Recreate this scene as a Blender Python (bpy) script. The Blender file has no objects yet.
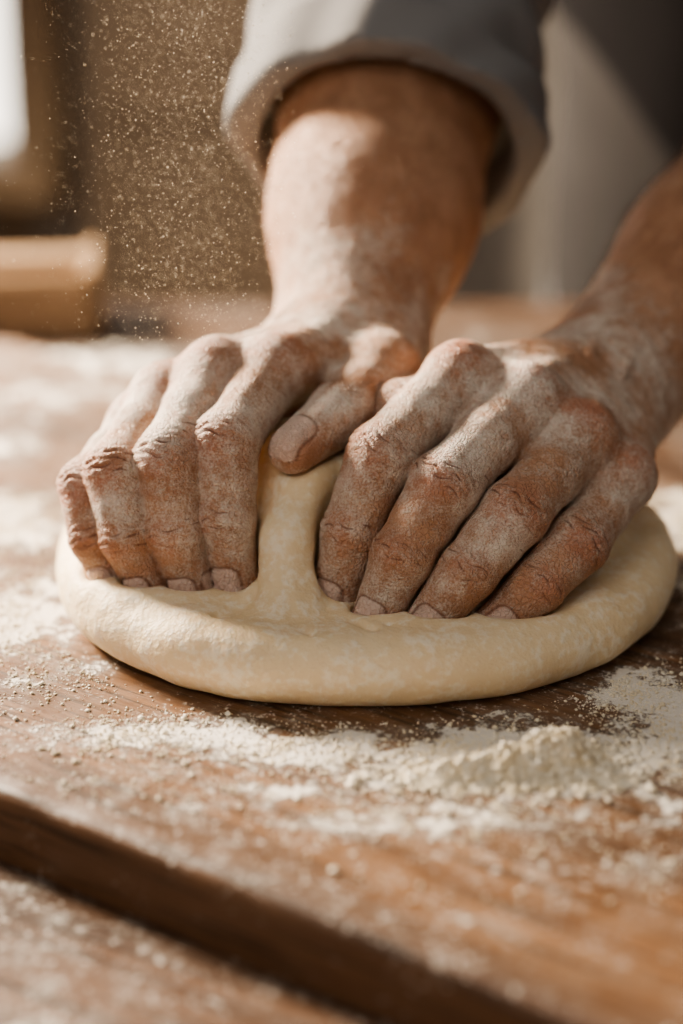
import bpy, math, random
import numpy as np
from mathutils import Vector
random.seed(3); rng=np.random.default_rng(3)
ZO=0.92   # board top height above floor (m); modelling is done in cm above the board top
def V(*a): return np.array(a,dtype=np.float32)
def nrm(v): v=np.asarray(v,dtype=np.float32); return v/np.linalg.norm(v)
def smin(a,b,k):
    h=np.maximum(k-np.abs(a-b),0)/k
    return np.minimum(a,b)-h*h*k*0.25
def smax(a,b,k): return -smin(-a,-b,k)
def sstep(a,b,x):
    t=np.clip((x-a)/(b-a),0,1); return t*t*(3-2*t)
# ---------------------------------------------------------------- mesh helpers
def mesh_np(name,verts,faces,mat=None,attrs=None,parent=None,smooth=True):
    v=np.asarray(verts,dtype=np.float64)*0.01; v[:,2]+=ZO
    me=bpy.data.meshes.new(name)
    f=np.asarray(faces,dtype=np.int32); nf,k=f.shape
    me.vertices.add(len(v)); me.vertices.foreach_set('co',v.ravel())
    me.loops.add(nf*k); me.loops.foreach_set('vertex_index',f.ravel())
    me.polygons.add(nf); me.polygons.foreach_set('loop_start',np.arange(0,nf*k,k,dtype=np.int32))
    me.polygons.foreach_set('use_smooth',np.full(nf,smooth))
    me.update(calc_edges=True); me.validate()
    for n,a in (attrs or {}).items():
        at=me.attributes.new(n,'FLOAT','POINT'); at.data.foreach_set('value',np.asarray(a,dtype=np.float32))
    ob=bpy.data.objects.new(name,me); bpy.context.scene.collection.objects.link(ob)
    if mat: me.materials.append(mat)
    if parent: ob.parent=parent
    return ob
def empty(name):
    e=bpy.data.objects.new(name,None); bpy.context.scene.collection.objects.link(e); return e
def box(name,c,s,mat,parent=None,rot=0,bev=0.3):
    import bmesh
    bm=bmesh.new(); bmesh.ops.create_cube(bm,size=1)
    for v in bm.verts: v.co=Vector((v.co.x*s[0]*.01,v.co.y*s[1]*.01,v.co.z*s[2]*.01))
    if bev>0: bmesh.ops.bevel(bm,geom=bm.edges[:],offset=bev*.01,segments=2,affect='EDGES')
    me=bpy.data.meshes.new(name); bm.to_mesh(me); bm.free()
    ob=bpy.data.objects.new(name,me); ob.location=(c[0]*.01,c[1]*.01,c[2]*.01+ZO); ob.rotation_euler=(0,0,rot)
    bpy.context.scene.collection.objects.link(ob); me.materials.append(mat)
    if parent: ob.parent=parent
    return ob
def axis(*segs):
    out=[]
    for a,b,st in segs:
        n=max(2,int(round((b-a)/st))); out.append(np.linspace(a,b,n,endpoint=False))
    out.append([segs[-1][1]]); return np.concatenate(out).astype(np.float32)
def surface_nets(F,xs,ys,zs):
    S=F<0
    c=np.zeros(tuple(n-1 for n in F.shape),np.uint8)
    for a in (0,1):
        for b in (0,1):
            for d in (0,1):
                c+=S[a:F.shape[0]-1+a,b:F.shape[1]-1+b,d:F.shape[2]-1+d]
    act=(c>0)&(c<8); i,j,k=np.nonzero(act); n=len(i)
    mp=np.full(act.shape,-1,np.int32); mp[act]=np.arange(n,dtype=np.int32)
    acc=np.zeros((n,3),np.float64); cnt=np.zeros(n)
    cor=[(a,b,d) for a in (0,1) for b in (0,1) for d in (0,1)]
    for o1 in cor:
        for ax in range(3):
            if o1[ax]==1: continue
            o2=list(o1); o2[ax]=1
            v1=F[i+o1[0],j+o1[1],k+o1[2]]; v2=F[i+o2[0],j+o2[1],k+o2[2]]
            m=(v1<0)!=(v2<0)
            t=np.where(m,v1/np.where(m,v1-v2,1),0)
            p1=np.stack([xs[i+o1[0]],ys[j+o1[1]],zs[k+o1[2]]],1); p2=np.stack([xs[i+o2[0]],ys[j+o2[1]],zs[k+o2[2]]],1)
            p=p1+t[:,None]*(p2-p1); acc[m]+=p[m]; cnt[m]+=1
    V_=acc/cnt[:,None]; Q=[]
    def add(a,b,cc,d,ins):
        q=np.stack([a,b,cc,d],1); q=np.where(ins[:,None],q,q[:,::-1]); Q.append(q)
    m=S[:-1,1:-1,1:-1]!=S[1:,1:-1,1:-1]; a,b,d=np.nonzero(m); b=b+1; d=d+1
    add(mp[a,b-1,d-1],mp[a,b,d-1],mp[a,b,d],mp[a,b-1,d],S[a,b,d])
    m=S[1:-1,:-1,1:-1]!=S[1:-1,1:,1:-1]; a,b,d=np.nonzero(m); a=a+1; d=d+1
    add(mp[a-1,b,d-1],mp[a-1,b,d],mp[a,b,d],mp[a,b,d-1],S[a,b,d])
    m=S[1:-1,1:-1,:-1]!=S[1:-1,1:-1,1:]; a,b,d=np.nonzero(m); a=a+1; b=b+1
    add(mp[a-1,b-1,d],mp[a,b-1,d],mp[a,b,d],mp[a-1,b,d],S[a,b,d])
    return V_,np.concatenate(Q)
def rc(P,a,b,r1,r2):
    a=np.asarray(a,dtype=np.float32); b=np.asarray(b,dtype=np.float32); ba=b-a; L=float(ba@ba)+1e-9
    X,Y,Z=P; px,py,pz=X-a[0],Y-a[1],Z-a[2]
    t=np.clip((px*ba[0]+py*ba[1]+pz*ba[2])/L,0,1)
    return np.sqrt((px-t*ba[0])**2+(py-t*ba[1])**2+(pz-t*ba[2])**2)-(r1+(r2-r1)*t)
def block(xs,ys,zs,lo,hi):
    s=[]
    for ar,l,h in zip((xs,ys,zs),lo,hi):
        i0=np.searchsorted(ar,l); i1=np.searchsorted(ar,h)
        s.append(slice(int(i0),int(i1)))
    sl=tuple(s); return sl,(xs[sl[0]][:,None,None],ys[sl[1]][None,:,None],zs[sl[2]][None,None,:])
def wob(P,f,ph=0.):
    X,Y,Z=P
    return (np.sin(X*f+1.3*np.sin(Y*f*.7+ph)+ph)+np.sin(Y*f*1.1+1.1*np.sin(Z*f*.8+ph*2)+2.)+np.sin(Z*f*.93+1.2*np.sin(X*f*.9+ph)+4.))/3
# ---------------------------------------------------------------- hands
def make_finger(m,p,t,bend,rad,lift=0.):
    m,p,t=V(*m),V(*p),V(*t)
    ax=nrm(t-p); mid=(m+t)/2
    n=p-mid; n=n-ax*float(n@ax); n=nrm(n)
    p=p+n*lift
    ax=nrm(t-p); n=n-ax*float(n@ax); n=nrm(n)
    d=p+(t-p)*.53+n*bend
    return dict(m=m,p=p,d=d,t=t,r=rad,n=n)
RI=(1.2,1.11,1.19,1.05,1.02,.84)
def sc(r,k): return tuple(x*k for x in r)
HL=dict(
 fingers=[
  make_finger((-2.4,-.8,9.4),(-4.05,-4.3,7.6),(-3.85,-5.8,2.7),.33,sc(RI,1.0),.25),
  make_finger((-4.75,-.8,9.2),(-6.15,-4.7,7.1),(-5.45,-5.9,2.45),.38,sc(RI,1.0),.25),
  make_finger((-6.75,-.7,8.2),(-8.1,-4.4,6.5),(-7.1,-5.7,2.45),.38,sc(RI,.94),.25),
  make_finger((-7.9,-.3,6.9),(-9.3,-3.7,5.7),(-8.6,-4.9,2.55),.32,sc(RI,.83),.2),
 ],
 thumb=dict(c=(1.6,4.2,8.4),m=(1.7,1.2,8.8),p=(-.05,-2.5,8.1),t=(-1.75,-4.4,7.35),n=(-.1,-.35,1.)),
 palm=[((1.0,4.6,9.0),(-2.4,-.6,9.1),1.5,1.25),((.3,5.0,9.0),(-4.7,-.6,8.9),1.5,1.25),
       ((-.5,5.2,8.6),(-6.7,-.5,7.9),1.5,1.2),((-1.2,5.2,8.0),(-7.7,-.1,6.7),1.5,1.1),
       ((-.8,4.8,7.2),(-6.2,.3,6.0),1.7,1.6),((.6,4.2,7.4),(-3.2,.4,7.2),1.7,1.6)],
 web=[((1.3,1.8,8.7),(-1.9,.3,9.0),.95,1.05)],
 tend=[((.8,4.4,10.0),(-2.4,-.7,10.1)),((.2,4.6,10.1),(-4.8,-.6,9.95)),((-.5,4.6,9.7),(-6.8,-.5,8.95)),((-1.2,4.6,9.0),(-8.0,-.2,7.6))],
 veins=[[(-.3,4.6,11.3),(-.4,8,14.4),(.8,11.,17.3)],[(1.6,5,11.7),(1.4,8.,14.7),(-.2,11.5,17.2)],[(-2.6,3.2,10.2),(-.9,4.8,11.2)]],
 arm=[((.3,5.4,8.7),(1.35,10.5,12.9),3.0,4.25),((1.35,10.5,12.9),(2.4,18,19.0),4.25,5.3),((2.4,18,19),(3.2,25.8,25),5.3,5.0)],
 wrist=(.6,5.2,8.6))
HR=dict(
 fingers=[
  make_finger((4.4,-1.4,9.2),(1.65,-4.5,7.0),(-.2,-6.2,2.15),.36,sc(RI,1.04),.4),
  make_finger((6.9,-2.3,8.6),(3.85,-5.6,6.2),(1.15,-7.6,1.95),.42,sc(RI,1.04),.48),
  make_finger((9.0,-2.8,7.3),(6.2,-5.9,5.25),(3.0,-8.1,1.9),.42,sc(RI,1.0),.48),
  make_finger((10.6,-2.7,5.65),(8.4,-5.5,4.1),(5.45,-7.8,1.9),.35,sc(RI,.93),.4),
 ],
 thumb=dict(c=(8.0,3.2,7.4),m=(4.6,.9,8.0),p=(2.3,-1.8,8.0),t=(1.2,-3.0,5.7),n=(-1.,-.35,.3)),
 palm=[((9.9,3.8,8.0),(4.5,-1.2,8.9),1.6,1.25),((10.4,4.2,8.0),(6.9,-2.1,8.3),1.6,1.25),
       ((11.0,4.2,7.6),(8.9,-2.6,7.0),1.6,1.2),((11.4,4.2,6.8),(10.5,-2.5,5.5),1.7,1.15),
       ((10.6,3.8,6.0),(9.0,-1.0,5.0),1.8,1.8),((9.0,3.0,6.6),(6.0,-1.2,6.6),1.7,1.7)],
 web=[],
 tend=[((9.6,3.6,8.9),(4.5,-1.3,9.9)),((10.2,3.8,8.95),(7.0,-2.1,9.3)),((11.0,3.8,8.6),(9.1,-2.6,8.0)),((11.9,3.8,7.9),(10.8,-2.5,6.2))],
 veins=[[(9.6,1.0,9.4),(10.6,4.6,10.05),(13.6,7.,12.05),(16.5,9.2,14.5)],[(10.9,.6,8.75),(12.,4.2,9.7),(14.,6.0,11.5)]],
 arm=[((10.8,4.6,7.1),(16,10,11),2.95,3.9),((16,10,11),(21,15,14.5),3.9,4.9),((21,15,14.5),(28,21.5,19),4.9,4.7)],
 wrist=(10.8,4.6,7.1))
for H in (HL,HR):
    T=H['thumb']; m,p,t=V(*T['m']),V(*T['p']),V(*T['t'])
    ax=nrm(t-p); n=V(*T['n']); n=nrm(n-ax*float(n@ax))
    T['ax']=ax; T['nn']=n
    fs=H['fingers']; H['webs']=[]
    for a,b in zip(fs[:-1],fs[1:]):
        da=(a['p']-a['m'])*.45; db=(b['p']-b['m'])*.45; lo=-.42*(a['n']+b['n'])
        H['webs'].append(((a['m']+b['m'])/2+lo*.5,(a['m']+da+b['m']+db)/2+lo,1.08,.8))
def joint_frames(f):
    a1=nrm(f['p']-f['m']); a2=nrm(f['d']-f['p']); a3=nrm(f['t']-f['d'])
    ax=nrm(a1+a2); n=f['n']-ax*float(f['n']@ax); n=nrm(n)
    ax2=nrm(a2+a3); n2=f['n']-ax2*float(f['n']@ax2); n2=nrm(n2)
    return [(f['p'],ax,n,f['r'][2],1.0),(f['d'],ax2,n2,f['r'][4],.8)]
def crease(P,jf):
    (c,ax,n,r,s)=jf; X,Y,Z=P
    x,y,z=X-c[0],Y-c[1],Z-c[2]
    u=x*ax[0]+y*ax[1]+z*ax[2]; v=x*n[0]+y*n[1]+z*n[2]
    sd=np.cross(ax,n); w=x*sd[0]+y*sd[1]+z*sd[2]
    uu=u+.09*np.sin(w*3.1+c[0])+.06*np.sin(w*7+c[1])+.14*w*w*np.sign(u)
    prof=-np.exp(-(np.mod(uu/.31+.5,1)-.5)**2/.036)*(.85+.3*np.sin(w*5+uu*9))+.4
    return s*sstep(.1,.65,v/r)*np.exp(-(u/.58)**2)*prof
def nail_coords(P,tip,ax,n,w):
    X,Y,Z=P; x,y,z=X-tip[0],Y-tip[1],Z-tip[2]; s=np.cross(ax,n)
    u=x*ax[0]+y*ax[1]+z*ax[2]; v=x*n[0]+y*n[1]+z*n[2]; q=x*s[0]+y*s[1]+z*s[2]
    hu,hw,rr=.60*w/.6,w*.72,.30
    a=np.abs(u-.04)-(hu-rr); b=np.abs(q)-(hw-rr)
    return np.sqrt(np.maximum(a,0)**2+np.maximum(b,0)**2)+np.minimum(np.maximum(a,b),0)-rr, v
def add_nail(f,P,tip,ax,n,w):
    bd,v=nail_coords(P,tip,ax,n,w)
    g=sstep(.05,.3,v)
    f=f+.06*np.exp(-((bd-.03)/.09)**2)*g
    nail=np.maximum(np.maximum(f-.04,bd+.02),.1-v)
    return np.minimum(f,nail)
def chain(P,pts,rads,k):
    acc=None
    for i in range(len(pts)-1):
        s=rc(P,pts[i],pts[i+1],rads[i],rads[i+1]); acc=s if acc is None else smin(acc,s,k)
    return acc
def hand_field(xs,ys,zs,H,detail=True):
    F=np.full((len(xs),len(ys),len(zs)),4.,np.float32)
    prim=[p for p in H['palm']]+H['arm']
    lo=np.min([np.minimum(a,b)-max(r1,r2) for a,b,r1,r2 in prim],0)-1.4
    hi=np.max([np.maximum(a,b)+max(r1,r2) for a,b,r1,r2 in prim],0)+1.4
    lo[1]-=1.2
    sl,P=block(xs,ys,zs,lo,hi)
    if 0 not in [s.stop-s.start for s in sl]:
        pal=None
        for a,b,r1,r2 in H['palm']:
            s=rc(P,a,b,r1,r2); pal=s if pal is None else smin(pal,s,1.1)
        for a,b,r1,r2 in H['webs']+H['web']:
            pal=smin(pal,rc(P,a,b,r1,r2),.6)
        T=H['thumb']
        pal=smin(pal,rc(P,T['c'],T['m'],1.65,1.2),.9)
        arm=None
        for a,b,r1,r2 in H['arm']:
            s=rc(P,a,b,r1,r2); arm=s if arm is None else smin(arm,s,1.5)
        pal=smin(pal,arm,1.6)
        for a,b in H['tend']:
            pal=smin(pal,rc(P,a,b,.12,.26),.5)
        for f in H['fingers']:
            up=f['m']+V(0,-.1,.3); pal=smin(pal,rc(P,up,up,.94,.94),.6)
        if detail:
            for ch in H['veins']:
                for a,b in zip(ch[:-1],ch[1:]): pal=smin(pal,rc(P,a,b,.10,.10),.35)
            X,Y,Z=P
            pal=pal+.045*wob(P,2.1,1.)+.014*wob(P,6.,2.)
            pal=pal+.018*np.sin(9*(X*.3+Y)+1.5*np.sin(X*2)+np.sin(Z*3))*sstep(7,2,Y)
        F[sl]=pal
    G=F.copy()
    fl=[]
    for f in H['fingers']:
        pts=[f['m'],(f['m']+f['p'])/2,f['p'],(f['p']+f['d'])/2,f['d'],f['t']]
        fl.append((pts,f['r'],f,True))
    T=H['thumb']; fl.append(([V(*T['m']),(V(*T['m'])+V(*T['p']))/2,V(*T['p']),V(*T['t'])],(1.25,1.08,1.15,.92),T,False))
    for pts,r,f,isf in fl:
        a=np.array(pts); lo=a.min(0)-2.; hi=a.max(0)+2.
        sl,P=block(xs,ys,zs,lo,hi)
        if 0 in [s.stop-s.start for s in sl]: continue
        s=chain(P,pts,r,.4)
        if detail:
            if isf:
                for jf in joint_frames(f): s=s-.095*crease(P,jf)
                a3=nrm(f['t']-f['d'])
                s=add_nail(s,P,f['t'],a3,nrm(f['n']-a3*float(f['n']@a3)),f['r'][5]*.92)
            else:
                s=s-.095*crease(P,(V(*T['p']),nrm(V(*T['t'])-V(*T['m'])),T['nn'],1.1,1.))
                s=add_nail(s,P,V(*T['t']),T['ax'],T['nn'],.85)
            s=s+.022*wob(P,4.,.5)+.008*wob(P,11.,1.5)
        G[sl]=np.minimum(G[sl],smin(F[sl],s,.7))
    return G
def hand_attrs(v,H):
    P=(v[:,0],v[:,1],v[:,2]); n=len(v)
    red=np.zeros(n); cr=np.zeros(n); nail=np.zeros(n)
    def g(c,s): c=np.asarray(c); return np.exp(-((v-c)**2).sum(1)/s**2)
    for f in H['fingers']:
        red=np.maximum(red,.95*g(f['p']+f['n']*.8,1.0)); red=np.maximum(red,.7*g(f['d']+f['n']*.7,.75)); red=np.maximum(red,.75*g(f['m']+V(0,-.4,1.),1.2))
        red=np.maximum(red,.6*g(f['t'],1.1))
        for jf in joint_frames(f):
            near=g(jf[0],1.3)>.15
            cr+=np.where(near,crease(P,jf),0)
        ax=nrm(f['t']-f['d']); nn=nrm(f['n']-ax*float(f['n']@ax))
        bd,vv=nail_coords(P,f['t'],ax,nn,.92*f['r'][5])
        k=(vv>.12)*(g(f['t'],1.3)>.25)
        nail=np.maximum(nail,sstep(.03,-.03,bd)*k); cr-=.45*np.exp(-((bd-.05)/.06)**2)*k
    T=H['thumb']; bd,vv=nail_coords(P,V(*T['t']),T['ax'],T['nn'],.85)
    k=(vv>.12)*(g(T['t'],1.4)>.25)
    nail=np.maximum(nail,sstep(.03,-.03,bd)*k); cr-=.45*np.exp(-((bd-.05)/.06)**2)*k
    red=np.maximum(red,.6*g(T['p'],1.2)); red=np.maximum(red,.6*g(T['t'],1.1))
    w=V(*H['wrist']); e=V(*H['arm'][-1][1]); ax=nrm(e-w); s=((v-w)*ax).sum(1)
    fl=1-sstep(-1,8,s)*.85
    return dict(red=red,crease=cr,nail=nail,flour=fl)
# ---------------------------------------------------------------- materials
class NT:
    def __init__(s,name):
        s.m=bpy.data.materials.new(name); s.m.use_nodes=True; s.t=s.m.node_tree; s.t.nodes.clear()
        s.out=s.n('ShaderNodeOutputMaterial'); s.b=s.n('ShaderNodeBsdfPrincipled'); s.l(s.b.outputs[0],s.out.inputs[0])
    def n(s,ty,**k):
        nd=s.t.nodes.new(ty)
        for a,b in k.items(): setattr(nd,a,b)
        return nd
    def l(s,a,b): s.t.links.new(a,b)
    def put(s,x,inp):
        if isinstance(x,bpy.types.NodeSocket): s.l(x,inp)
        else: inp.default_value=x
    def math(s,op,a,b=0.,clamp=False):
        nd=s.n('ShaderNodeMath',operation=op,use_clamp=clamp); s.put(a,nd.inputs[0]); s.put(b,nd.inputs[1]); return nd.outputs[0]
    def ss(s,x,a,b):
        nd=s.n('ShaderNodeMapRange',interpolation_type='SMOOTHSTEP'); s.put(x,nd.inputs[0]); nd.inputs[1].default_value=a; nd.inputs[2].default_value=b; return nd.outputs[0]
    def mix(s,f,a,b):
        nd=s.n('ShaderNodeMix',data_type='RGBA'); s.put(f,nd.inputs[0]); s.put(a if isinstance(a,bpy.types.NodeSocket) else (*a,1),nd.inputs[6]); s.put(b if isinstance(b,bpy.types.NodeSocket) else (*b,1),nd.inputs[7]); return nd.outputs[2]
    def noise(s,scale,detail=4,rough=.5,vec=None,dist=0.):
        nd=s.n('ShaderNodeTexNoise'); nd.inputs['Scale'].default_value=scale; nd.inputs['Detail'].default_value=detail; nd.inputs['Roughness'].default_value=rough; nd.inputs['Distortion'].default_value=dist
        s.l(vec if vec is not None else s.obj(),nd.inputs['Vector']); return nd.outputs['Fac']
    def obj(s):
        if not hasattr(s,'_o'): s._o=s.n('ShaderNodeTexCoord').outputs['Object']
        return s._o
    def map(s,scale=(1,1,1),rot=(0,0,0)):
        r=s.n('ShaderNodeMapping'); r.inputs['Rotation'].default_value=rot; s.l(s.obj(),r.inputs[0])
        nd=s.n('ShaderNodeMapping'); nd.inputs['Scale'].default_value=scale; s.l(r.outputs[0],nd.inputs[0]); return nd.outputs[0]
    def attr(s,name): return s.n('ShaderNodeAttribute',attribute_name=name).outputs['Fac']
    def bump(s,h,dist,strength=1.):
        nd=s.n('ShaderNodeBump'); nd.inputs['Distance'].default_value=dist; nd.inputs['Strength'].default_value=strength; s.put(h,nd.inputs['Height']); s.l(nd.outputs[0],s.b.inputs['Normal'])
    def set(s,**k):
        for a,b in k.items(): s.put(b,s.b.inputs[a.replace('_',' ')])
def skin_mat():
    m=NT('floured_skin'); M=m.math
    red,cr,nail,fl=[m.attr(x) for x in('red','crease','nail','flour')]
    n1=m.noise(60,4,.6); n2=m.noise(230,5,.7); n3=m.noise(1300,3,.6); n4=m.noise(34,4,.6)
    base=m.mix(m.ss(n1,.35,.65),(.42,.22,.125),(.53,.30,.185))
    base=m.mix(M('MULTIPLY',red,M('MULTIPLY',m.ss(n1,.2,.6),.8)),base,(.47,.165,.105))
    base=m.mix(M('MULTIPLY',m.ss(n2,.5,.75),.35),base,(.29,.13,.075))
    v=m.n('ShaderNodeTexVoronoi',feature='DISTANCE_TO_EDGE'); v.inputs['Scale'].default_value=520; m.l(m.obj(),v.inputs['Vector'])
    lat=m.ss(v.outputs['Distance'],.0,.16)
    a=M('ADD',M('MULTIPLY',M('SUBTRACT',n4,.5),2.2),M('MULTIPLY',M('SUBTRACT',n2,.5),1.2))
    a=M('ADD',a,M('MULTIPLY',M('SUBTRACT',n3,.5),1.3))
    a=M('ADD',a,M('MULTIPLY',M('SUBTRACT',fl,1.),.9))
    a=M('SUBTRACT',a,M('MULTIPLY',red,.14))
    mask=M('MULTIPLY',m.ss(a,-.42,.50),.78)
    base=m.mix(mask,base,(.86,.79,.70))
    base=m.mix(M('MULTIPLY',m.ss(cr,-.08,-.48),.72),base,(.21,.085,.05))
    base=m.mix(M('MULTIPLY',nail,.8),base,(.76,.57,.48))
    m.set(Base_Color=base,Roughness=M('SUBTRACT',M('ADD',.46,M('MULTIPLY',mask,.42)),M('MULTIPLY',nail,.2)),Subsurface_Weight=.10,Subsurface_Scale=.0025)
    m.b.inputs['Subsurface Radius'].default_value=(1.,.35,.2)
    h=M('ADD',M('MULTIPLY',lat,.4),M('ADD',M('MULTIPLY',n2,1.4),M('MULTIPLY',mask,.5)))
    m.bump(h,.0012,.85); return m.m
def dough_mat():
    m=NT('dough'); n1=m.noise(25,4); n2=m.noise(300,5,.6); n3=m.noise(70,4,.6)
    c=m.mix(m.ss(n1,.3,.7),(.76,.59,.37),(.82,.67,.45))
    c=m.mix(m.math('MULTIPLY',m.ss(m.math('ADD',n2,m.math('MULTIPLY',n3,.6)),.74,.98),.55),c,(.90,.84,.72))
    m.set(Base_Color=c,Roughness=.58,Subsurface_Weight=.2,Subsurface_Scale=.006)
    m.b.inputs['Subsurface Radius'].default_value=(1.,.7,.4)
    m.bump(m.math('ADD',n3,m.math('MULTIPLY',n2,.4)),.0026,.6); return m.m
def wood_flour_mat(name,rot,c1,c2,c3,haze=.12):
    m=NT(name)
    g=m.map((6,95,60),(0,0,rot)); g2=m.map((14,420,300),(0,0,rot)); g3=m.map((3,26,10),(0,0,rot))
    w=m.noise(1,6,.7,g,1.0); w2=m.noise(1,4,.6,g2); w3=m.noise(1,4,.55,g3,.8)
    c=m.mix(m.ss(w,.40,.60),c1,c2); c=m.mix(m.math('MULTIPLY',m.ss(w3,.46,.6),.75),c,c3)
    c=m.mix(m.math('MULTIPLY',m.ss(w2,.53,.61),.8),c,tuple(x*.25 for x in c1))
    st=m.noise(9,4,.6); c=m.mix(m.math('MULTIPLY',m.ss(st,.5,.68),.5),c,tuple(x*.6 for x in c3))
    d=m.attr('flour'); n1=m.noise(16,5,.6); n2=m.noise(75,5,.65); n3=m.noise(420,4,.7)
    a=m.math('ADD',d,m.math('MULTIPLY',m.math('SUBTRACT',n1,.5),1.7)); a=m.math('ADD',a,m.math('MULTIPLY',m.math('SUBTRACT',n2,.5),1.8))
    a=m.math('ADD',a,m.math('MULTIPLY',m.math('SUBTRACT',n3,.5),1.1))
    thick=m.ss(a,.40,.60)
    film=m.math('ADD',m.math('MULTIPLY',m.ss(a,.1,.7),.22),m.math('MULTIPLY',m.math('MULTIPLY',m.ss(n2,.3,.7),m.ss(d,-.2,.1)),haze))
    spk=m.math('MULTIPLY',m.math('MULTIPLY',m.ss(n3,.57,.65),m.ss(a,-.12,.4)),.75)
    mask=m.math('MAXIMUM',m.math('MAXIMUM',m.math('MULTIPLY',thick,.96),film),spk)
    c=m.mix(mask,c,(.86,.81,.73))
    m.set(Base_Color=c,Roughness=m.math('ADD',.40,m.math('MULTIPLY',mask,.5)))
    h=m.math('ADD',m.math('MULTIPLY',w2,.4),m.math('MULTIPLY',thick,1.))
    h=m.math('ADD',h,m.math('MULTIPLY',m.math('MULTIPLY',n3,thick),.8)); h=m.math('ADD',h,m.math('MULTIPLY',w,.5))
    m.bump(h,.0014,.75); return m.m
def plain(name,c1,c2,scale=30,rough=.8,bump=.001,stretch=(1,1,1)):
    m=NT(name); v=m.map(stretch); n=m.noise(scale,5,.6,v)
    m.set(Base_Color=m.mix(m.ss(n,.3,.7),c1,c2),Roughness=rough); m.bump(n,bump,.6); return m.m
def flour_mat():
    m=NT('flour'); n=m.noise(900,3,.6); n2=m.noise(120,3,.6)
    m.set(Base_Color=m.mix(m.ss(n2,.3,.7),(.84,.73,.53),(.91,.85,.72)),Roughness=.95)
    m.bump(n,.0006,.8); return m.m
def fabric(name,c1,c2):
    m=NT(name); n=m.noise(12,4); w=m.noise(900,2,.5)
    m.set(Base_Color=m.mix(n,c1,c2),Roughness=.95); m.b.inputs['Specular IOR Level'].default_value=.15
    m.bump(m.math('ADD',m.math('MULTIPLY',w,.1),n),.003,.5); return m.m
SKIN=skin_mat(); DOUGH=dough_mat(); FLOUR=flour_mat()
# ---------------------------------------------------------------- baker
baker=empty('baker')
hair_src=[]
def build_hand(H,name,xs,ys,zs):
    F=hand_field(xs,ys,zs,H); v,q=surface_nets(F,xs,ys,zs)
    at=hand_attrs(v,H)
    ob=mesh_np(name,v,q,SKIN,at,baker)
    md=ob.modifiers.new('s','SMOOTH'); md.factor=.3; md.iterations=1
    nr=np.cross(v[q[:,1]]-v[q[:,0]],v[q[:,2]]-v[q[:,0]]); ar=np.linalg.norm(nr,axis=1)+1e-9; nr/=ar[:,None]; cc=v[q].mean(1)
    w=V(*H['wrist']); e=V(*H['arm'][-1][1]); ax=nrm(e-w); s=((cc-w)*ax).sum(1)
    pr=ar*(s>1.0)*(s<20)*np.clip(nr[:,2]+.55,0,1)*sstep(0,7,s); pr/=pr.sum()
    pk=rng.choice(len(cc),1800,p=pr); hair_src.append((cc[pk],nr[pk],-ax))
    return ob
build_hand(HL,'right_hand_and_forearm',axis((-11.5,9,.065)),axis((-8.4,6,.065),(6,13,.12),(13,32,.25)),axis((.9,11.5,.065),(11.5,18,.12),(18,31,.25)))
build_hand(HR,'left_hand_and_forearm',axis((-2,13,.065),(13,18,.12),(18,34,.25)),axis((-10,6,.065),(6,12,.12),(12,28,.25)),axis((.6,11.2,.065),(11.2,16,.12),(16,25,.25)))
cu=bpy.data.curves.new('forearm_hair','CURVE'); cu.dimensions='3D'; cu.bevel_depth=.00005; cu.bevel_resolution=0
for C,Nn,ad in hair_src:
    for c,nn in zip(C,Nn):
        L=rng.uniform(.6,1.3); d=nrm(ad+.35*rng.standard_normal(3)); d=nrm(d-nn*float(d@nn))
        sp=cu.splines.new('POLY'); sp.points.add(3)
        for i in range(4):
            t=i/3; p=c+(nn*(.5*t-.2*t*t)+d*(.2*t+.8*t*t)*1.0)*L
            sp.points[i].co=(p[0]*.01,p[1]*.01,p[2]*.01+ZO,1); sp.points[i].radius=1-.75*t
hob=bpy.data.objects.new('forearm_hair',cu); bpy.context.scene.collection.objects.link(hob); hob.parent=baker
cu.materials.append(plain('hair_brown',(.10,.05,.025),(.16,.085,.045),50,.5))
def sleeve(P,H,s0,sh,rcu,rel,rsh,sx=0.):
    w=V(*H['wrist'])+V(sx,0,0); el=V(*H['arm'][-1][1])+V(sx,0,0); ax=nrm(el-w); c0=w+ax*s0
    f=rc(P,c0+ax*1.,el,rcu,rel); f=smin(f,rc(P,el,sh,rel,rsh),2.)
    X,Y,Z=P; u=(X-c0[0])*ax[0]+(Y-c0[1])*ax[1]+(Z-c0[2])*ax[2]
    rr=np.sqrt(np.maximum((X-c0[0])**2+(Y-c0[1])**2+(Z-c0[2])**2-u*u,0))
    an=np.arctan2(Z-c0[2],X-c0[0])
    f=f+.6*(1-2*np.abs(np.sin(u*.6+1.8*np.sin(an*1.5+1.)+.7*wob(P,.4))))*sstep(3.0,5.,u)   # sharp diagonal cloth folds
    for k,(uu,hw,r,th) in enumerate([(1.4,1.4,rcu+.35,.5),(3.4,1.4,rcu+.12,.42)]):
        q1=np.maximum(np.abs(u-uu+.5*np.sin(an*2+k*1.5))-hw,0); tor=np.sqrt(q1**2+(np.abs(rr-r-.18*np.sin(an*5+k*2)-.12*np.sin(an*11+u)))**2)-th
        f=smin(f,tor,.08)
    f=np.maximum(f,-u-.0+0*rr)
    hole=np.maximum(rr-(rcu-.45),u-3.)
    f=smax(f,-hole,.3)
    f=f+.12*wob(P,.9,1.)
    return f
xs=axis((-12,20,.27),(20,66,.5)); ys=axis((8,40,.27),(40,100,.6)); zs=axis((-12,8,.6),(8,34,.27),(34,62,.6))
P=(xs[:,None,None],ys[None,:,None],zs[None,None,:])
SL=V(11,45,46); SR=V(43,43,44)
F=sleeve(P,HL,10.3,SL,6.0,6.8,7.3,.3)
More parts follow.
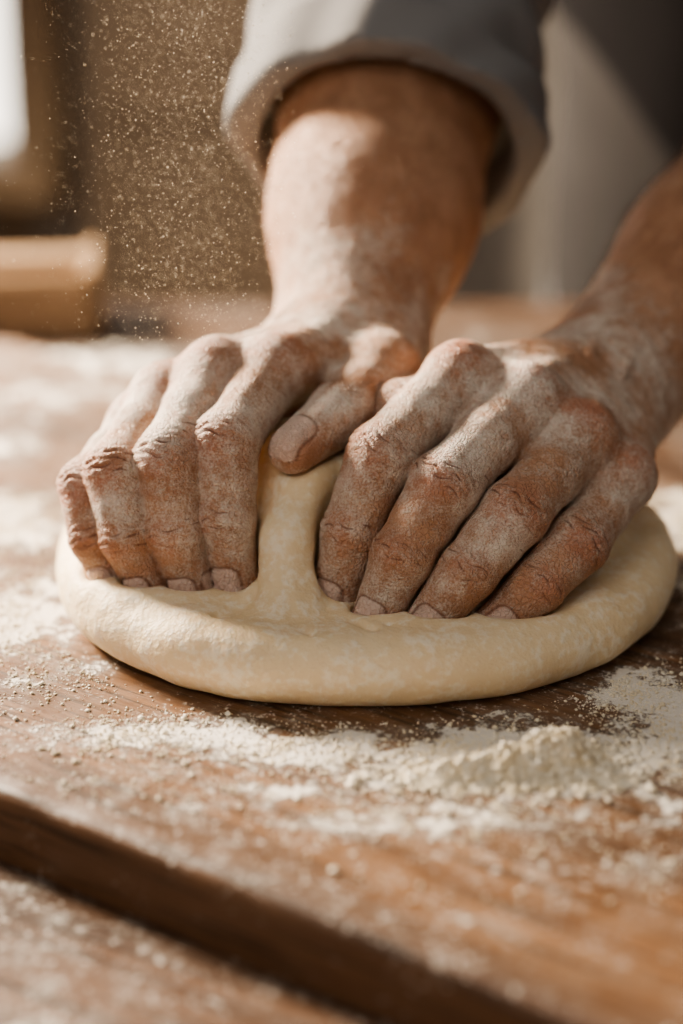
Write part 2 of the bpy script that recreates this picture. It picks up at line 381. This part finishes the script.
F=np.minimum(F,sleeve(P,HR,17.5,SR,5.9,6.6,7.2))
def torso(P):
    t=chain(P,[(28,49,46),(31,64,22),(33,76,-2)],[11,13,14],5.)
    t=smin(t,chain(P,[(21,50,44),(26,66,18),(27,78,-6)],[9,9,9.5],4),4)
    t=smin(t,chain(P,[(36,50,44),(38,66,18),(40,78,-6)],[9,9,9.5],4),4)
    t=smin(t,rc(P,SL,SR,6.5,6.5),5); t=smin(t,rc(P,(28,48,52),(28,46,60),6,5.5),4)
    return t
TT=torso(P)
F=smin(F,TT,3.)+.2*wob(P,.28,3.)
F[:,:,0]=3.; F[:,:,-1]=3
v,q=surface_nets(F,xs,ys,zs)
mesh_np('shirt',v,q,fabric('shirt_linen',(.165,.162,.163),(.235,.23,.23)),None,baker)
X,Y,Z=P
AP=TT-1.2+.4*wob(P,.3,5.)
AP=np.maximum(AP,Z-34+0*X); AP[:,:,0]=3
v,q=surface_nets(AP,xs,ys,zs)
mesh_np('apron',v,q,fabric('apron_cloth',(.028,.026,.026),(.045,.042,.041)),None,baker)
AP=TT-2.2+.4*wob(P,.3,5.)
AP=smax(AP,(15.5-(X-14.4)*1.14-Z)*.66+0*Y+.3*np.sin(X*.5),.6)
AP=np.maximum(AP,Z-40); AP=smax(AP,-(TT+1.5),.4); AP[:,:,0]=3
v,q=surface_nets(AP,xs,ys,zs)
mesh_np('waistcoat',v,q,fabric('waistcoat_cloth',(.006,.0055,.006),(.010,.009,.010)),None,baker)
xs=axis((8,62,1.)); ys=axis((55,98,1.)); zs=axis((-93,-1,1.2)); P=(xs[:,None,None],ys[None,:,None],zs[None,None,:])
F=smin(chain(P,[(26,79,-6),(24,79,-45),(23,80,-84)],[10,8,6],3),chain(P,[(41,79,-6),(44,79,-45),(45,80,-84)],[10,8,6],3),3)+.3*wob(P,.4)
F[:,:,0]=3; F[:,:,-1]=3
v,q=surface_nets(F,xs,ys,zs)
mesh_np('trousers',v,q,fabric('trouser_cloth',(.12,.12,.13),(.17,.17,.18)),None,baker)
# ---------------------------------------------------------------- dough
xs=axis((-13,15,.1)); ys=axis((-12.5,12.5,.1)); zs=axis((-.3,9,.09)); P=(xs[:,None,None],ys[None,:,None],zs[None,None,:]); X,Y,Z=P
th=np.arctan2(Y,X-.85)
R=1+.012*np.sin(3*th+1)+.010*np.sin(5*th+.4)+.006*np.sin(9*th)
r=(np.sqrt(((X-.85)/12.25)**2+((Y+.4)/11.15)**2)/R-1)*11.
h=1.44+.08*np.sin(2*th+.5)+.05*np.sin(5*th+2)+.15*np.sin(th)
q1=np.maximum(r+h,0); D=np.sqrt(q1**2+(Z-h)**2)-h
D=D.astype(np.float32)
D=smin(D,chain(P,[(.2,-3.0,6.1),(-1.35,-4.0,5.9),(-1.95,-5.7,4.3),(-1.85,-7.2,2.2)],[.8,.9,.92,1.3],.7),.9)
D=smin(D,chain(P,[(-.8,-2.,5.6),(-.8,0,3.5),(0,3,2)],[1.,1.8,2.],.9),1.2)
D=smin(D,chain(P,[(-2.2,-1.9,6.6),(-2.5,-2.8,5.2),(-2.7,-3.8,3.8),(-2.8,-4.8,2.4)],[1.2,1.2,1.2,1.1],.9),.7)
D=smin(D,chain(P,[(.3,-3.0,5.4),(.1,-4.2,3.8),(.3,-5.6,2.1)],[.8,.9,1.1],.8),.6)
D=smin(D,chain(P,[(-6,1.5,3.2),(-2,0,3.4),(3,.5,3.4),(7.5,-1.5,2.8)],[2.,2.2,2.6,2.2],.9),2.)
for pts_,rr,kk in [([(-.75,-6.3,3.7),(-.5,-7.6,2.95),(.1,-8.7,2.7),(1.2,-9.8,2.3),(2.4,-10.7,1.5)],.10,.5),
                ([(-.1,-7.7,2.95),(1.1,-9.1,2.7),(2.8,-10.2,2.1)],.07,.4),
                ([(-2.9,-6.6,3.3),(-3.2,-7.6,2.9),(-4.2,-8.6,2.6),(-5.4,-9.6,1.9)],.09,.5),
                ([(-1.9,-8.4,3.0),(-1.4,-9.6,2.6),(-.4,-10.7,1.9)],.04,.35)]:
    g=None
    for a,b in zip(pts_[:-1],pts_[1:]):
        s=rc(P,a,b,rr,rr); g=s if g is None else np.minimum(g,s)
    D=smax(D,-g,kk)
D=D+.09*wob(P,.9,2.)+.05*wob(P,2.0,4.)+.012*wob(P,6.,4.)
hd=np.minimum(hand_field(xs,ys,zs,HL,False),hand_field(xs,ys,zs,HR,False))
D=D-.12*np.exp(-((hd-.6)/.45)**2)*sstep(1.2,2.2,Z)*sstep(4.2,3.2,Z)
D=smax(D,-(hd-.01),.38)
D=np.maximum(D,-Z+.02+0*X)
v,q=surface_nets(D,xs,ys,zs)
import bmesh
ob=mesh_np('bread_dough',v,q,DOUGH)
bm=bmesh.new(); bm.from_mesh(ob.data); seen=set(); comps=[]
bm.verts.ensure_lookup_table()
for vv in bm.verts:
    if vv.index in seen: continue
    st=[vv]; comp=[]; seen.add(vv.index)
    while st:
        a=st.pop(); comp.append(a)
        for e in a.link_edges:
            o=e.other_vert(a)
            if o.index not in seen: seen.add(o.index); st.append(o)
    comps.append(comp)
comps.sort(key=len)
for cpt in comps[:-1]: bmesh.ops.delete(bm,geom=cpt,context='VERTS')
bm.to_mesh(ob.data); bm.free()
md=ob.modifiers.new('s','SMOOTH'); md.factor=.5; md.iterations=3
# ---------------------------------------------------------------- board & table
blobs=[(-14.5,8,3.,6,.62),(-12.5,-3,2.2,5,.75),(-10.5,-8,2.5,2.5,.55),(-6,-12.9,4.,1.6,.8),(-1,-13.9,4,1.5,.75),(5.5,-14.8,5.5,2.4,1.0),(10.5,-9.5,2.2,2.5,.85),(12,-13,4,3,.85),
 (3,-18.6,4.5,1.5,.62),(8.8,-21.5,2.,1.2,.45),(-7,-16,4,1.2,.35),(-2,-16.8,3,.9,.38),(-15,27,5,6,.5),(-8,38,12,7,.65),(10,34,14,8,.5),(16,8,4,9,.7),(-9,16,4,5,.3),(-16,18,2,3,.4),(1,18,14,5,.2),(2,-13,14,5,.2)]
def fdens(x,y):
    d=np.zeros_like(x)
    for a,b,sx,sy,am in blobs:
        g=am*np.exp(-((x-a)/sx)**2-((y-b)/sy)**2); d=np.maximum(d,g)+.15*np.minimum(d,g)
    return d
def slab(name,O,e,n,L,W,zt,thk,step,mat,fl):
    prof=[(0,-thk),(0,-thk*.6),(.0,-.75),(.06,-.42),(.22,-.16),(.5,-.04),(1.1,0)]
    def ax1(Ln):
        ins=[p[0] for p in prof]; k=max(2,int((Ln-2.2)/step)); mid=list(np.linspace(1.1,Ln-1.1,k+1))[1:-1]
        return np.array(ins+mid+[Ln-i for i in ins[::-1]]), np.array([p[1] for p in prof]+[0]*len(mid)+[p[1] for p in prof[::-1]])
    u,zu=ax1(L); w,zw=ax1(W)
    U,Wd=np.meshgrid(u,w,indexing='ij'); Zz=np.minimum(zu[:,None],zw[None,:])+zt
    x=O[0]+e[0]*U+n[0]*Wd; y=O[1]+e[1]*U+n[1]*Wd
    nu,nw=U.shape; idx=np.arange(nu*nw).reshape(nu,nw)
    q=np.stack([idx[:-1,:-1],idx[1:,:-1],idx[1:,1:],idx[:-1,1:]],-1).reshape(-1,4)
    v=np.stack([x,y,Zz+.05*np.sin(x*.9+y*.5)*np.sin(x*2.3)*(Zz>zt-.9)*(Zz<zt-.01)],-1).reshape(-1,3)
    d=np.where(v[:,2]<zt-.35,-.35,fdens(v[:,0],v[:,1])*fl)
    bl=[idx[0,0],idx[-1,0],idx[-1,-1],idx[0,-1]]
    q=np.vstack([q,np.array([[bl[0],bl[3],bl[2],bl[1]]])])
    return mesh_np(name,v,q,mat,dict(flour=d))
e=np.array([.806,-.591]); n=np.array([.591,.806]); O=np.array([-10.9,-16.8])-e*50
BW=wood_flour_mat('board_wood',math.radians(36.3),(.145,.070,.033),(.235,.123,.060),(.085,.041,.020),.06)
slab('cutting_board',O,e,n,98,40,0,2.55,.45,BW,1.)
TW=wood_flour_mat('table_wood',math.radians(30),(.085,.043,.023),(.135,.070,.038),(.055,.028,.016),.05)
blobs+= [(-11,-27,5,2,.45),(-5,-31,3,2,.45),(-9,-23,3,1.5,.35)]
tb=slab('table_top',(-95,-58),(1,0),(0,1),190,116,-2.6,4,.9,TW,1.)
table=empty('wooden_table'); tb.parent=table
LW=plain('leg_wood',(.16,.08,.04),(.24,.12,.06),8)
for i,(a,b) in enumerate([(-85,-50),(85,-50),(-85,50),(85,50)]): box('leg_%d'%(i+1),(a,b,-49.3),(8,8,85.4),LW,table)
# ---------------------------------------------------------------- flour pile, crumbs, airborne dust
gx,gy=np.meshgrid(np.linspace(0,13,300),np.linspace(-19.5,-12,190),indexing='ij')
def n2(x,y,f,s): 
    return np.sin(x*f+1.7*np.sin(y*f*.8+s))*np.cos(y*f*1.1+1.3*np.sin(x*f*.9+s*2))
def pileh(gx,gy):
    hh=1.3*np.exp(-((gx-7.1)/1.2)**2-((gy+14.9)/.8)**2)+.7*np.exp(-((gx-5.2)/1.3)**2-((gy+15.6)/.6)**2)+.4*np.exp(-((gx-3.2)/1.3)**2-((gy+15.9)/.5)**2)+.35*np.exp(-((gx-8.6)/1.0)**2-((gy+16.2)/.5)**2)
    amp=np.clip(hh*2,0,1)
    return hh+amp*(.20*n2(gx,gy,3.1,1)+.2*np.abs(n2(gx,gy,6.3,2))+.12*np.abs(n2(gx,gy,12.,3))+.05*n2(gx,gy,23,5))-.2
hh=pileh(gx,gy)
idx=np.arange(gx.size).reshape(gx.shape); q=np.stack([idx[:-1,:-1],idx[1:,:-1],idx[1:,1:],idx[:-1,1:]],-1).reshape(-1,4)
keep=(hh.ravel()[q]>-.03).any(1)
v=np.stack([gx.ravel(),gy.ravel(),np.maximum(hh.ravel(),-.02)],1); q=q[keep]
used=np.unique(q); rem=-np.ones(len(v),int); rem[used]=np.arange(len(used))
mesh_np('flour_pile',v[used],rem[q],FLOUR)
octv=np.array([(1,0,0),(-1,0,0),(0,1,0),(0,-1,0),(0,0,1),(0,0,-1)],float)
octf=np.array([(0,2,4),(2,1,4),(1,3,4),(3,0,4),(2,0,5),(1,2,5),(3,1,5),(0,3,5)])
def grains(name,c,rad,mat,squash=1.):
    N=len(c); j=1+.35*rng.uniform(-1,1,(N,6,1)); v=octv[None]*rad[:,None,None]*j; v[:,:,2]*=squash
    a=rng.uniform(0,6.28,N); ca,sa=np.cos(a),np.sin(a); x=v[:,:,0]*ca[:,None]-v[:,:,1]*sa[:,None]; y=v[:,:,0]*sa[:,None]+v[:,:,1]*ca[:,None]; v[:,:,0]=x; v[:,:,1]=y
    v+=c[:,None,:]; f=octf[None]+6*np.arange(N)[:,None,None]
    return mesh_np(name,v.reshape(-1,3),f.reshape(-1,3),mat)
pts=[]; NC=17000
while len(pts)<NC:
    x=rng.uniform(-18,16,4000); y=rng.uniform(-24,12,4000); d=fdens(x,y)**1.6+.03
    d=d*(.5+.9*np.clip(n2(x,y,1.1,2)+.4*n2(x,y,3.3,1),0,1))
    ok=(rng.uniform(0,1,4000)<d)&(((x-.85)/12.6)**2+((y+.35)/11.5)**2>1)
    fr=(x+10.9)*n[0]+(y+16.8)*n[1]; ok&=fr>.8
    pts+=list(np.stack([x[ok],y[ok]],1))
pts=np.array(pts[:NC]); rad=np.exp(rng.normal(-3.4,.5,len(pts))).clip(.013,.16)
k=3600; px=np.concatenate([rng.normal(7.0,1.4,k//2),rng.normal(4.8,1.8,k//2)]); py=np.concatenate([rng.normal(-15.0,.8,k//2),rng.normal(-15.9,.6,k//2)])
prad=np.exp(rng.normal(-2.7,.5,k)).clip(.02,.22); pz=np.maximum(pileh(px,py),0)+prad*.35
cc=np.vstack([np.column_stack([pts,rad*.35]),np.column_stack([px,py,pz])])
grains('flour_crumbs',cc,np.concatenate([rad,prad]),FLOUR,.7)
N=14000; c=np.column_stack([rng.normal(-5.9,1.9,N),rng.uniform(-6,9,N),rng.uniform(8,27,N)]); c[:,0]+=(c[:,2]-15)*.05
c2=np.column_stack([rng.uniform(-13,0,1300),rng.uniform(-4,14,1300),rng.uniform(6,27,1300)])
c=np.vstack([c,c2]); c=c[(c[:,0]<-1.5)]
c=c[~((c[:,2]<11.5)&(c[:,0]>-11)&(c[:,1]>-8)&(c[:,1]<6))]
rad=np.exp(rng.normal(-4.35,.45,len(c))).clip(.007,.035)
grains('flour_dust',c,rad,FLOUR)
# ---------------------------------------------------------------- background
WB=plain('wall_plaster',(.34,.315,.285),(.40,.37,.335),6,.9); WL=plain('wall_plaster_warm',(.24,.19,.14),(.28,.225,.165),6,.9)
CW=plain('cabinet_wood',(.12,.086,.058),(.155,.112,.077),6,.6,stretch=(1,1,.15)); FRM=plain('window_frame_wood',(.32,.225,.14),(.37,.265,.17),10,.6)
FLM=plain('floor_boards',(.16,.10,.06),(.22,.14,.085),5,.6,stretch=(.2,2,1))
box('floor',(0,60,-97),(520,480,10),FLM,bev=0)
WY=190
box('wall_back',(110,WY+5,60),(302,10,304),WB,bev=0)
box('wall_back_under_window',(-95.5,WY+5,-55),(109,10,74),WL,bev=0)
box('wall_back_over_window',(-95.5,WY+5,161),(109,10,102),WL,bev=0)
box('wall_back_left',(-205,WY+5,60),(110,10,304),WL,bev=0)
box('wall_left',(-265,30,60),(10,420,304),WL,bev=0)
win=empty('window_1')
for nm,cc,s in [('jamb_right',(-39.2,WY-1,46),(7,14,132)),('jamb_left',(-147,WY-1,46),(7,14,132)),('sill',(-93,WY-4,-17),(114,20,5)),('head',(-93,WY-1,109),(112,14,7)),('mullion',(-96,WY+3,46),(4,5,126)),('transom',(-96,WY+3,60),(102,5,4))]:
    box(nm,cc,s,FRM,win,bev=.6)
sk=bpy.data.materials.new('overcast_daylight'); sk.use_nodes=True; nt=sk.node_tree; nt.nodes.clear()
em=nt.nodes.new('ShaderNodeEmission'); em.inputs[0].default_value=(1.,.90,.77,1); em.inputs[1].default_value=4.5
oo=nt.nodes.new('ShaderNodeOutputMaterial'); nt.links.new(em.outputs[0],oo.inputs[0])
box('outdoor_backdrop',(-90,WY+90,44),(240,2,272),sk,bev=0)
cab=empty('wall_cabinet')
box('carcass',(-14,WY-12,-10),(34,22,164),CW,cab); 
for zc in (-48,28):
    box('door_%s'%('lower' if zc<0 else 'upper'),(-14,WY-24,zc),(30,2,70),CW,cab,bev=.4); box('door_panel_%s'%('lower' if zc<0 else 'upper'),(-14,WY-25.5,zc),(21,1.5,58),CW,cab,bev=.7)
TR=plain('tray_wood',(.25,.16,.09),(.33,.215,.125),10,.6,stretch=(.2,1,1))
tray=empty('wooden_tray'); R_=.10; ca,sa=math.cos(R_),math.sin(R_)
def tp(a,b,z): return (-28.0+a*ca-b*sa,51+a*sa+b*ca,z-.3)
box('base',tp(0,0,-1.7),(25,9,1.2),TR,tray,R_); box('side_front',tp(0,-4.,.1),(25,1.2,3.2),TR,tray,R_); box('side_back',tp(0,4.,.1),(25,1.2,3.2),TR,tray,R_)
box('end_right',tp(12,0,.3),(1.2,9.2,3.8),TR,tray,R_); box('end_left',tp(-12,0,.3),(1.2,9.2,3.8),TR,tray,R_); box('handle_bar',tp(0,0,1.6),(24,3,1.4),TR,tray,R_)
# ---------------------------------------------------------------- light
w=bpy.data.worlds.new('sky'); bpy.context.scene.world=w; w.use_nodes=True
bg=w.node_tree.nodes['Background']; bg.inputs[0].default_value=(1.,.90,.80,1); bg.inputs[1].default_value=.24
def area(name,loc,tgt,size,power,col):
    L=bpy.data.lights.new(name,'AREA'); L.size=size; L.energy=power; L.color=col; o=bpy.data.objects.new(name,L); bpy.context.scene.collection.objects.link(o)
    o.location=(loc[0]*.01,loc[1]*.01,loc[2]*.01+ZO); d=Vector((tgt[0]-loc[0],tgt[1]-loc[1],tgt[2]-loc[2])); o.rotation_euler=d.to_track_quat('-Z','Y').to_euler(); return o
area('window_light',(-90,68,60),(0,0,4),.28,98,(1.,.84,.66))
area('front_fill_light',(-70,-110,110),(0,0,0),1.2,8.,(1.,.92,.84))  # added soft fill from front left, not a lamp of the room
# ---------------------------------------------------------------- camera
cam=bpy.data.cameras.new('camera'); co=bpy.data.objects.new('camera',cam); bpy.context.scene.collection.objects.link(co)
co.location=(0,-.733,ZO+.30); co.rotation_euler=(math.radians(70),0,0)
cam.sensor_fit='VERTICAL'; cam.sensor_height=36; cam.sensor_width=24; cam.lens=70; cam.clip_start=.02
cam.dof.use_dof=True; cam.dof.focus_distance=.70; cam.dof.aperture_fstop=3.0
bpy.context.scene.camera=co
vs=bpy.context.scene.view_settings
try: vs.view_transform='AgX'; vs.look='AgX - Medium High Contrast'
except Exception as ex: print('look',ex)
